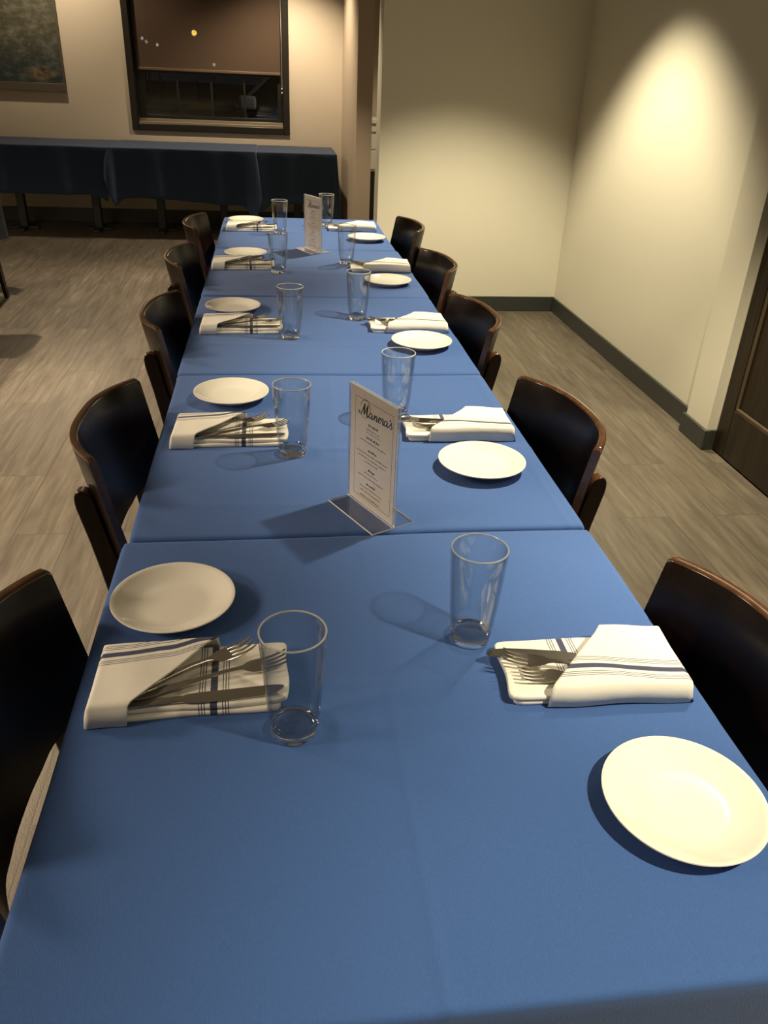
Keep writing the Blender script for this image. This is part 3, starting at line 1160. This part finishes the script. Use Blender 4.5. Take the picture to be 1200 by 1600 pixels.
def make_knife():
    root = thing('table_knife', 'x', 'knife', (0, 0, 0), 0, 'steel table knives in the napkins')
    b_ = MB()
    b_.strip([(0.0, 0, 0.0018, 0.010), (0.004, 0, 0.0018, 0.0150), (0.03, 0, 0.0018, 0.0145), (0.07, 0, 0.0018, 0.0115), (0.090, 0, 0.0018, 0.0105), (0.094, 0, 0.0018, 0.0110)], 0.0034, round_=0.6)
    b_.build('handle', M_STEEL, root)
    b_ = MB()
    b_.strip([(0.094, 0.0, 0.0018, 0.0105), (0.099, -0.0004, 0.0018, 0.0150), (0.115, -0.0010, 0.0018, 0.0178), (0.150, -0.0015, 0.0018, 0.0185), (0.185, -0.0012, 0.0018, 0.0175),
              (0.200, 0.0002, 0.0018, 0.0145), (0.208, 0.0022, 0.0018, 0.0090), (0.212, 0.0036, 0.0018, 0.0030)], 0.0016, round_=0.4)
    b_.build('blade', M_STEEL, root)
    return root


# in the napkin's own frame: tip x, tip y, pointing angle, height, pitch
CUT = {'L': {'a': (0.0725, 0.037, 27, 0.0068, 0.0), 'b': (0.1150, 0.010, 16, 0.0034, 0.0), 'k': (0.108, -0.0395, 3.5, 0.0003, 0.0)},
       'R': {'a': (0.1130, -0.012, -14, 0.0066, 0.0), 'b': (0.1000, 0.021, -1, 0.0022, 0.0), 'k': (0.129, -0.031, -8, 0.0003, 0.0)}}
napL, napR, fork0, knife0 = make_napkin('L'), make_napkin('R'), make_fork(), make_knife()
reg(napL, napR, fork0, knife0)
took = set()


def place(proto, loc, rz, lab):
    if proto.name in took:
        return dup(proto, loc, rz, lab)
    took.add(proto.name)
    proto.location = loc; proto.rotation_euler = (0, 0, rz); proto['label'] = lab
    return proto


for side, proto in (('L', napL), ('R', napR)):
    sname = 'open-floor' if side == 'L' else 'wall'
    for k, (x, y, a) in enumerate(NAP[side]):
        rz = math.radians(a + (0 if side == 'L' else 180))
        place(proto, (x, y, CZ), rz, "folded white napkin with blue stripes, %s from the near end on the table's %s side" % (ORD[k], sname))
        for key in ('a', 'b', 'k'):
            tx, ty, ang, hz, _ = CUT[side][key]
            if k:
                ang += random.uniform(-3, 3) if key != 'k' else random.uniform(-1, 1)
            ln = 0.187 if key != 'k' else 0.212
            aa = math.radians(ang)
            lx, ly = tx - ln * math.cos(aa), ty - ln * math.sin(aa)
            wx = x + lx * math.cos(rz) - ly * math.sin(rz)
            wy = y + lx * math.sin(rz) + ly * math.cos(rz)
            what = {'a': 'steel fork, the upper of two,', 'b': 'steel fork, the lower of two,', 'k': 'steel table knife'}[key]
            if side == 'R':
                what = {'a': 'steel fork, the upper of two,', 'b': 'steel fork, the lower of two,', 'k': 'steel table knife'}[key]
            place(fork0 if key != 'k' else knife0, (wx, wy, CZ + BODY_H + hz), rz + aa,
                  "%s in the %s napkin from near end, %s side" % (what, ORD[k], sname))


# ------------------------------------------------------------------ menu stands
def catmull(pts, n=10):
    P = [pts[0]] + list(pts) + [pts[-1]]
    out = []
    for i in range(1, len(P) - 2):
        p0, p1, p2, p3 = P[i - 1], P[i], P[i + 1], P[i + 2]
        for k in range(n):
            t_ = k / n
            out.append(tuple(0.5 * (2 * p1[q] + (-p0[q] + p2[q]) * t_ + (2 * p0[q] - 5 * p1[q] + 4 * p2[q] - p3[q]) * t_ ** 2 + (-p0[q] + 3 * p1[q] - 3 * p2[q] + p3[q]) * t_ ** 3) for q in (0, 1)))
    out.append(tuple(pts[-1][:2]))
    return out


# "Manera's" in flowing script; x across, y up from the baseline, x-height 1
SCRIPT = [
    # M: lead-in ball, up, down, up, down with an exit stroke
    ([(-0.35, 0.45), (-0.15, 0.10), (0.25, 0.15), (0.65, 0.95), (1.00, 1.90), (1.12, 2.25)], 0.20),
    ([(1.12, 2.25), (1.10, 1.30), (1.18, 0.15)], 0.34),
    ([(1.18, 0.15), (1.55, 1.10), (2.05, 2.25)], 0.16),
    ([(2.05, 2.25), (1.92, 1.30), (1.95, 0.40), (2.15, 0.02), (2.55, 0.35)], 0.34),
    # a
    ([(3.45, 0.85), (3.05, 1.02), (2.62, 0.55), (2.75, 0.05), (3.15, 0.20), (3.50, 0.95)], 0.24),
    ([(3.50, 0.95), (3.40, 0.30), (3.58, 0.02), (3.95, 0.40)], 0.26),
    # n
    ([(3.95, 0.40), (4.15, 0.98), (4.10, 0.02)], 0.24),
    ([(4.12, 0.30), (4.50, 0.95), (4.78, 0.85), (4.72, 0.25), (4.88, 0.02), (5.20, 0.35)], 0.25),
    # e
    ([(5.20, 0.40), (5.60, 0.62), (5.78, 0.92), (5.48, 1.02), (5.25, 0.50), (5.48, 0.02), (5.95, 0.35)], 0.24),
    # r
    ([(5.95, 0.35), (6.20, 1.08), (6.50, 0.92), (6.44, 0.25), (6.60, 0.02), (6.95, 0.40)], 0.25),
    # a
    ([(7.65, 0.85), (7.25, 1.02), (6.85, 0.55), (6.98, 0.05), (7.38, 0.20), (7.72, 0.95)], 0.24),
    ([(7.72, 0.95), (7.62, 0.30), (7.80, 0.02), (8.20, 0.45)], 0.26),
    # apostrophe
    ([(8.36, 1.62), (8.40, 1.45), (8.28, 1.20)], 0.24),
    # s
    ([(8.10, 0.20), (8.50, 0.70), (8.72, 1.10), (8.70, 0.70), (9.00, 0.30), (8.80, 0.02), (8.35, 0.10)], 0.24),
]


def ribbon(mb, pts, wid, xf, mi, y_off, pen=0.6, taper=True):
    """flat calligraphic stroke on the card face (local plane x,z at y = y_off)"""
    n = len(pts)
    L, R_ = [], []
    for k, p in enumerate(pts):
        a = pts[max(0, k - 1)]
        c = pts[min(n - 1, k + 1)]
        tx, ty = c[0] - a[0], c[1] - a[1]
        l_ = math.hypot(tx, ty) or 1
        nx, ny = -ty / l_, tx / l_
        wd = wid / 2 * (1 - pen * abs(ny) ** 1.5 * 0.7)
        if taper:
            wd *= 0.65 + 0.35 * math.sin(math.pi * min(1, max(0, k / (n - 1))))
        for arr, s_ in ((L, 1), (R_, -1)):
            q = xf(p[0] + s_ * nx * wd, p[1] + s_ * ny * wd)
            arr.append((q[0], y_off, q[1]))
    fs = [(i, i + 1, n + i + 1, n + i) for i in range(n - 1)]
    mb.add(L + R_, fs, mi)


def make_stand():
    root = thing('menu_stand', 'x', 'menu stand', (0, 0, 0), 0, 'menu stands on the long table')
    Wd, Ht = 0.1385, 0.214
    # base plate: clear faces, bright edges
    b_ = MB()

    def sheet(mb, xa, xb, ya, yb, za, zb, thin):
        vs = [(xa, ya, za), (xb, ya, za), (xb, yb, za), (xa, yb, za), (xa, ya, zb), (xb, ya, zb), (xb, yb, zb), (xa, yb, zb)]
        quads = [((0, 3, 2, 1), 'z'), ((4, 5, 6, 7), 'z'), ((0, 1, 5, 4), 'y'), ((1, 2, 6, 5), 'x'), ((2, 3, 7, 6), 'y'), ((3, 0, 4, 7), 'x')]
        o_ = len(mb.v)
        mb.v += vs
        for q, ax in quads:
            mb.f.append([i + o_ for i in q]); mb.mi.append(0 if ax == thin else 1)

    sheet(b_, -Wd / 2, Wd / 2, -0.042, 0.042, 0.0, 0.0028, 'z')
    b_.build('base_plate', [M_ACRYL, M_AEDGE], root, smooth=False)
    for s_ in (-1, 1):
        b_ = MB()
        ya, yb = (-0.0034, -0.0012) if s_ < 0 else (0.0012, 0.0034)
        sheet(b_, -Wd / 2, Wd / 2, ya, yb, 0.003, Ht, 'y')
        b_.build('clear_sleeve', [M_ACRYL, M_AEDGE], root, smooth=False)
    b_ = MB()
    cw, z0, z1 = 0.0670, 0.0042, Ht - 0.0015
    b_.box(-cw, cw, -0.0005, 0.0005, z0, z1, 0)
    CH = z1 - z0
    X = lambda u: -cw + 2 * cw * u
    Z = lambda v: z1 - CH * v
    yf_ = -0.00062

    def line(u0, v0, u1, v1, th, mi):
        if abs(u1 - u0) > abs(v1 - v0):
            vs = [(X(u0), yf_, Z(v0) - th / 2), (X(u1), yf_, Z(v1) - th / 2), (X(u1), yf_, Z(v1) + th / 2), (X(u0), yf_, Z(v0) + th / 2)]
        else:
            vs = [(X(u0) - th / 2, yf_, Z(v0)), (X(u0) + th / 2, yf_, Z(v0)), (X(u1) + th / 2, yf_, Z(v1)), (X(u1) - th / 2, yf_, Z(v1))]
        b_.add(vs, [(0, 1, 2, 3)], mi)

    # thin border rule
    for q in ((0.10, 0.082, 0.92, 0.082), (0.10, 0.938, 0.92, 0.938), (0.10, 0.082, 0.10, 0.938), (0.92, 0.082, 0.92, 0.938)):
        line(*q, 0.0008, 2)
    # logo, rising slightly to the right
    sx = 2 * cw * 0.715 / 9.4
    sz = 0.0098

    def xf(px, py):
        xx = X(0.205) + px * sx + py * 0.0012
        return (xx, Z(0.218) + py * sz + (xx - X(0.2)) * 0.055)
    for pts, wd in SCRIPT:
        ribbon(b_, catmull(pts, 8), wd * 1.25, xf, 1, yf_)
    b_.add([(xf(-0.35 + 0.2 * math.cos(a), 0.45 + 0.17 * math.sin(a))[0], yf_, xf(-0.35 + 0.2 * math.cos(a), 0.45 + 0.17 * math.sin(a))[1]) for a in [2 * math.pi * i / 12 for i in range(12)]], [tuple(range(12))], 1)
    # ring around the capital: dark over the top, grey below
    arc = [(1.30 + 1.45 * math.cos(math.radians(a)), 1.28 + 1.62 * math.sin(math.radians(a))) for a in range(-35, 175, 6)]
    ribbon(b_, arc, 0.15, xf, 1, yf_ - 0.00004, pen=0.2)
    arc = [(1.30 + 1.45 * math.cos(math.radians(a)), 1.28 + 1.62 * math.sin(math.radians(a))) for a in range(195, 316, 6)]
    ribbon(b_, arc, 0.13, xf, 3, yf_ - 0.00004, pen=0.2)
    # small print: rows of word-sized marks, as far as the photograph shows them
    rn = random.Random(11)

    def words(u0, u1, v, h, mi, bold=False):
        u = u0
        while u < u1 - 0.006:
            wl = min(rn.uniform(0.035, 0.09), u1 - u)
            uu = u
            while uu < u + wl - 0.004:
                hh = h * rn.choice((0.62, 0.62, 0.7, 1.0))
                ww = 0.0075 if not bold else 0.0105
                zb = Z(v) - h / 2
                b_.add([(X(uu), yf_, zb), (X(uu + ww), yf_, zb), (X(uu + ww), yf_, zb + hh), (X(uu), yf_, zb + hh)], [(0, 1, 2, 3)], mi)
                uu += ww + 0.004
            u += wl + 0.013
    for (u0, u1, v) in ((0.40, 0.60, 0.269), (0.36, 0.64, 0.380), (0.41, 0.59, 0.487), (0.42, 0.565, 0.660), (0.39, 0.58, 0.790)):
        words(u0, u1, v, 0.0046, 1, True)
    for (u0, u1, v) in ((0.36, 0.66, 0.310), (0.22, 0.79, 0.420), (0.16, 0.83, 0.528), (0.18, 0.80, 0.563), (0.35, 0.63, 0.596), (0.34, 0.63, 0.695), (0.20, 0.76, 0.735), (0.24, 0.73, 0.830), (0.25, 0.71, 0.868)):
        words(u0, u1, v, 0.0026, 2)
    words(0.36, 0.66, 0.337, 0.0020, 3)
    words(0.26, 0.70, 0.915, 0.0030, 1)
    b_.build('menu_card', [M_PAPER, M_INK, M_INK2, M_INKG], root, smooth=False)
    return root


stand0 = make_stand()
reg(stand0)
ang = math.atan2(-0.121, 0.062)
stand0.location = (0.151, 1.190, CZ)
stand0.rotation_euler = (0, 0, ang)
stand0['label'] = 'clear acrylic stand with printed menu card, standing between the first and second cloths'
dup(stand0, (0.156, 3.436, CZ), math.atan2(-0.130, 0.066), 'small acrylic menu stand standing at the far end of the long table')

# ------------------------------------------------------------------ covered side tables under the window
BXS = [-2.95, -2.321, -1.648, -1.061, -0.476, 0.225]
bw = [0.23, 0.29, 0.205, 0.345, 0.225, 0.335]
for k, x in enumerate(BXS):
    pos = ['leftmost', 'second', 'third', 'fourth', 'fifth', 'last'][k]
    t_ = thing('side_table', 'dark table under the window wall cloths, its black leg %s counted from the painting side' % (pos if k else 'first'), 'table', (x, 8.18, 0), 0, 'side tables along the window wall')
    b_ = MB(); b_.box(-bw[k], bw[k], -0.33, 0.33, 0.712, 0.7425)
    b_.build('table_top', M_TOP, t_, bevel=0.003)
    b_ = MB(); b_.box(-0.035, 0.035, -0.035, 0.035, 0.02, 0.715)
    b_.build('leg', M_BLACK, t_, bevel=0.004)
    b_ = MB(); b_.box(-0.13, 0.13, -0.035, 0.035, 0.0, 0.022); b_.box(-0.035, 0.035, -0.18, 0.18, 0.0, 0.022)
    b_.build('base', M_BLACK, t_, bevel=0.004)


def fold_left(px, py, dx, dy, q):
    # front left corner gathers into a hanging fold
    e = math.exp(-((px + 1.43) / 0.035) ** 2) * (dy < -0.5)
    return (0.035 * e * math.sin(min(1, q * 1.6) * math.pi / 2), 0.0)


def fold_mid(px, py, dx, dy, q):
    e = math.exp(-((px + 0.17) / 0.05) ** 2) * (dy < -0.5)
    return (0.05 * e * q, 0.10 * e * q)


def hang_low(px, py, dx, dy, q):
    e = smoothstep(-1.2, -0.3, px) * (dy < -0.5)
    return (0.0, 0.045 * e * q)


def hl_mid(px, py, dx, dy, q):
    a, c = fold_mid(px, py, dx, dy, q), hang_low(px, py, dx, dy, q)
    return (a[0] + c[0] + fold_left(px, py, dx, dy, q)[0], a[1] + c[1])


def fold_right(px, py, dx, dy, q):
    e = smoothstep(0.3, 0.57, px) * (dy < -0.5) + (dx > 0.5) * 0.6
    return (0.0, 0.05 * e * q)


o = cloth('tablecloth', -3.20, -1.437, 7.82, 8.565, 0.748, (0.38, 0.015, 0.385, 0.02), M_NAVY, (('x', -2.5, 0, 0.002, 0.01, 7.8, 8.6),), res=0.012, flare=0.05, wave=0.03, corner=0.15, seed=21)
tag(o, 'navy tablecloth over the side tables beneath the painting', 'tablecloth', 'navy cloths along the window wall')
o = cloth('tablecloth', -1.433, -0.150, 7.80, 8.570, 0.751, (0.015, 0.015, 0.40, 0.02), M_NAVY, (('x', -0.8, 0, 0.002, 0.01, 7.8, 8.6),), res=0.012, flare=0.055, wave=0.035, corner=0.2, seed=22, extra=hl_mid)
tag(o, 'navy tablecloth over the side tables directly beneath the window', 'tablecloth', 'navy cloths along the window wall')
o = cloth('tablecloth', -0.147, 0.575, 7.83, 8.560, 0.747, (0.015, 0.40, 0.42, 0.02), M_NAVY, (), res=0.012, flare=0.04, wave=0.03, corner=0.25, seed=23, extra=fold_right)
tag(o, 'navy tablecloth on the end side table next to the taupe stub wall', 'tablecloth', 'navy cloths along the window wall')

# neighbouring table at the picture edge
pedestal('dining_table', -1.86, 4.40, 0.385, 0.385, 'table under a navy cloth at the picture edge, before the side tables', 'table at the picture edge')
o = cloth('tablecloth', -2.25, -1.466, 4.01, 4.80, TZ, (0.20, 0.20, 0.20, 0.20), M_NAVY, (), res=0.014, flare=0.02, wave=0.015, corner=0.05, seed=31)
tag(o, 'navy tablecloth corner hanging at the picture edge, above the open floor', 'tablecloth', 'cloth at the picture edge')

# ------------------------------------------------------------------ next room seen through the doorway
cb = thing('cabinet', 'white cabinet in the next room, seen through the narrow doorway gap', 'cabinet', (1.25, 8.36, 0))
b = MB(); b.box(-0.38, 0.38, -0.20, 0.22, 0.58, 0.92)
b.build('body', M_WHITE, cb, bevel=0.004)
b = MB(); b.box(-0.41, 0.41, -0.235, 0.225, 0.99, 1.035); b.box(-0.395, 0.395, -0.22, 0.225, 0.92, 0.99)
b.build('cabinet_top', M_WHITE, cb, bevel=0.008)
b = MB(); b.box(-0.36, 0.36, -0.19, 0.22, 0.0, 0.58)
b.build('lower_cabinet', M_BLACK, cb, bevel=0.004)
b = MB(); b.box(-0.37, -0.01, -0.212, -0.20, 0.60, 0.765); b.box(-0.37, -0.01, -0.212, -0.20, 0.775, 0.905)
b.build('drawer', M_WHITE, cb, bevel=0.004)

# ------------------------------------------------------------------ outside the window, at night
car = thing('parked_car', 'dark parked car outside, dimly visible through the lower window panes', 'car', (-0.4, 11.6, 0))
M_CAR = mat('dark_car_paint', (0.02, 0.022, 0.022), rough=0.5, coat=0.0)
b = MB()
b.loft([[(-2.1, y, z) for y, z in ((-0.7, 0.35), (-0.75, 0.75), (0.75, 0.75), (0.7, 0.35))],
        [(-1.2, y, z) for y, z in ((-0.82, 0.3), (-0.85, 0.95), (0.85, 0.95), (0.82, 0.3))],
        [(1.3, y, z) for y, z in ((-0.82, 0.3), (-0.85, 0.98), (0.85, 0.98), (0.82, 0.3))],
        [(2.0, y, z) for y, z in ((-0.7, 0.35), (-0.75, 0.9), (0.75, 0.9), (0.7, 0.35))]])
b.build('car_body', M_CAR, car, bevel=0.06, seg=3)
b = MB()
b.loft([[(-0.05, y, 0.96) for y in (-0.78, 0.78)] + [(1.6, y, 0.96) for y in (0.78, -0.78)],
        [(0.55, y, 1.48) for y in (-0.62, 0.62)] + [(1.35, y, 1.48) for y in (0.62, -0.62)]])
b.build('cabin', mat('dark_car_glass', (0.006, 0.007, 0.007), rough=0.1), car, bevel=0.03)
b = MB()
b.tube([(-0.05, -0.80, 0.97), (0.10, -0.76, 1.10), (0.55, -0.64, 1.49)], 0.022)
b.build('windshield_pillar', mat('grey_car_pillar', (0.16, 0.16, 0.15), rough=0.4), car)
b = MB()
b.box(0.02, 0.22, -1.02, -0.90, 0.98, 1.13)
o = b.build('wing_mirror', mat('pale_mirror_housing', (0.55, 0.53, 0.47), rough=0.4), car, bevel=0.035, seg=3)
for k, x in enumerate((-1.35, 1.3)):
    for y in (-0.80, 0.80):
        b = MB()
        b.lathe([(0, -0.09), (0.31, -0.09), (0.33, -0.05), (0.33, 0.05), (0.31, 0.09), (0, 0.09)], 28)
        o = b.build('wheel', M_BLACK, car)
        o.rotation_euler = (math.pi / 2, 0, 0); o.location = (x, y, 0.33)
b = MB(); b.box(-30, 30, 8.85, 80, -0.16, -0.02)
o = struct('ground_outside', b, mat('night_asphalt', (0.02, 0.02, 0.02), rough=0.8), smooth=False)
car.location.z = -0.02

M_LAMP = emit('amber_street_lamp_glow', (1.0, 0.60, 0.10), 60.0)
M_LAMPW = emit('white_lamp_glow', (1.0, 0.9, 0.75), 14.0)


def street_lamp(px, pz, y, rad, m, label):
    """px, pz: where it shows on the window wall plane"""
    k = y / FARY
    x, z = px * k, CAM_H + (pz - CAM_H) * k
    t_ = thing('street_lamp', label, 'street lamp', (x, y, -0.02), 0, 'lamps outside the window')
    b_ = MB(); b_.tube([(0, 0, 0), (0, 0, z - rad)], 0.025)
    b_.build('pole', M_BLACK, t_)
    b_ = MB(); b_.lathe([(0, z - rad)] + [(rad * math.sin(a), z - rad * math.cos(a)) for a in [math.pi * i / 10 for i in range(1, 10)]] + [(0, z + rad)], 16)
    b_.build('lamp_globe', m, t_)
    return t_


street_lamp(-0.684, 1.662, 40, 0.11, M_LAMP, 'amber street lamp glowing through the middle of the window shade')
street_lamp(-1.15, 1.60, 40, 0.06, M_LAMPW, 'small white lamp, upper of the pair glowing through the shade beside its frame')
street_lamp(-1.115, 1.575, 46, 0.07, M_LAMPW, 'small white lamp, lower of the pair glowing through the shade beside its frame')
street_lamp(-1.02, 1.555, 40, 0.06, M_LAMPW, 'small white lamp showing through shade between the pair and the amber lamp')
street_lamp(-0.52, 1.415, 40, 0.07, M_LAMPW, 'low white lamp glowing through the shade just above its hem')
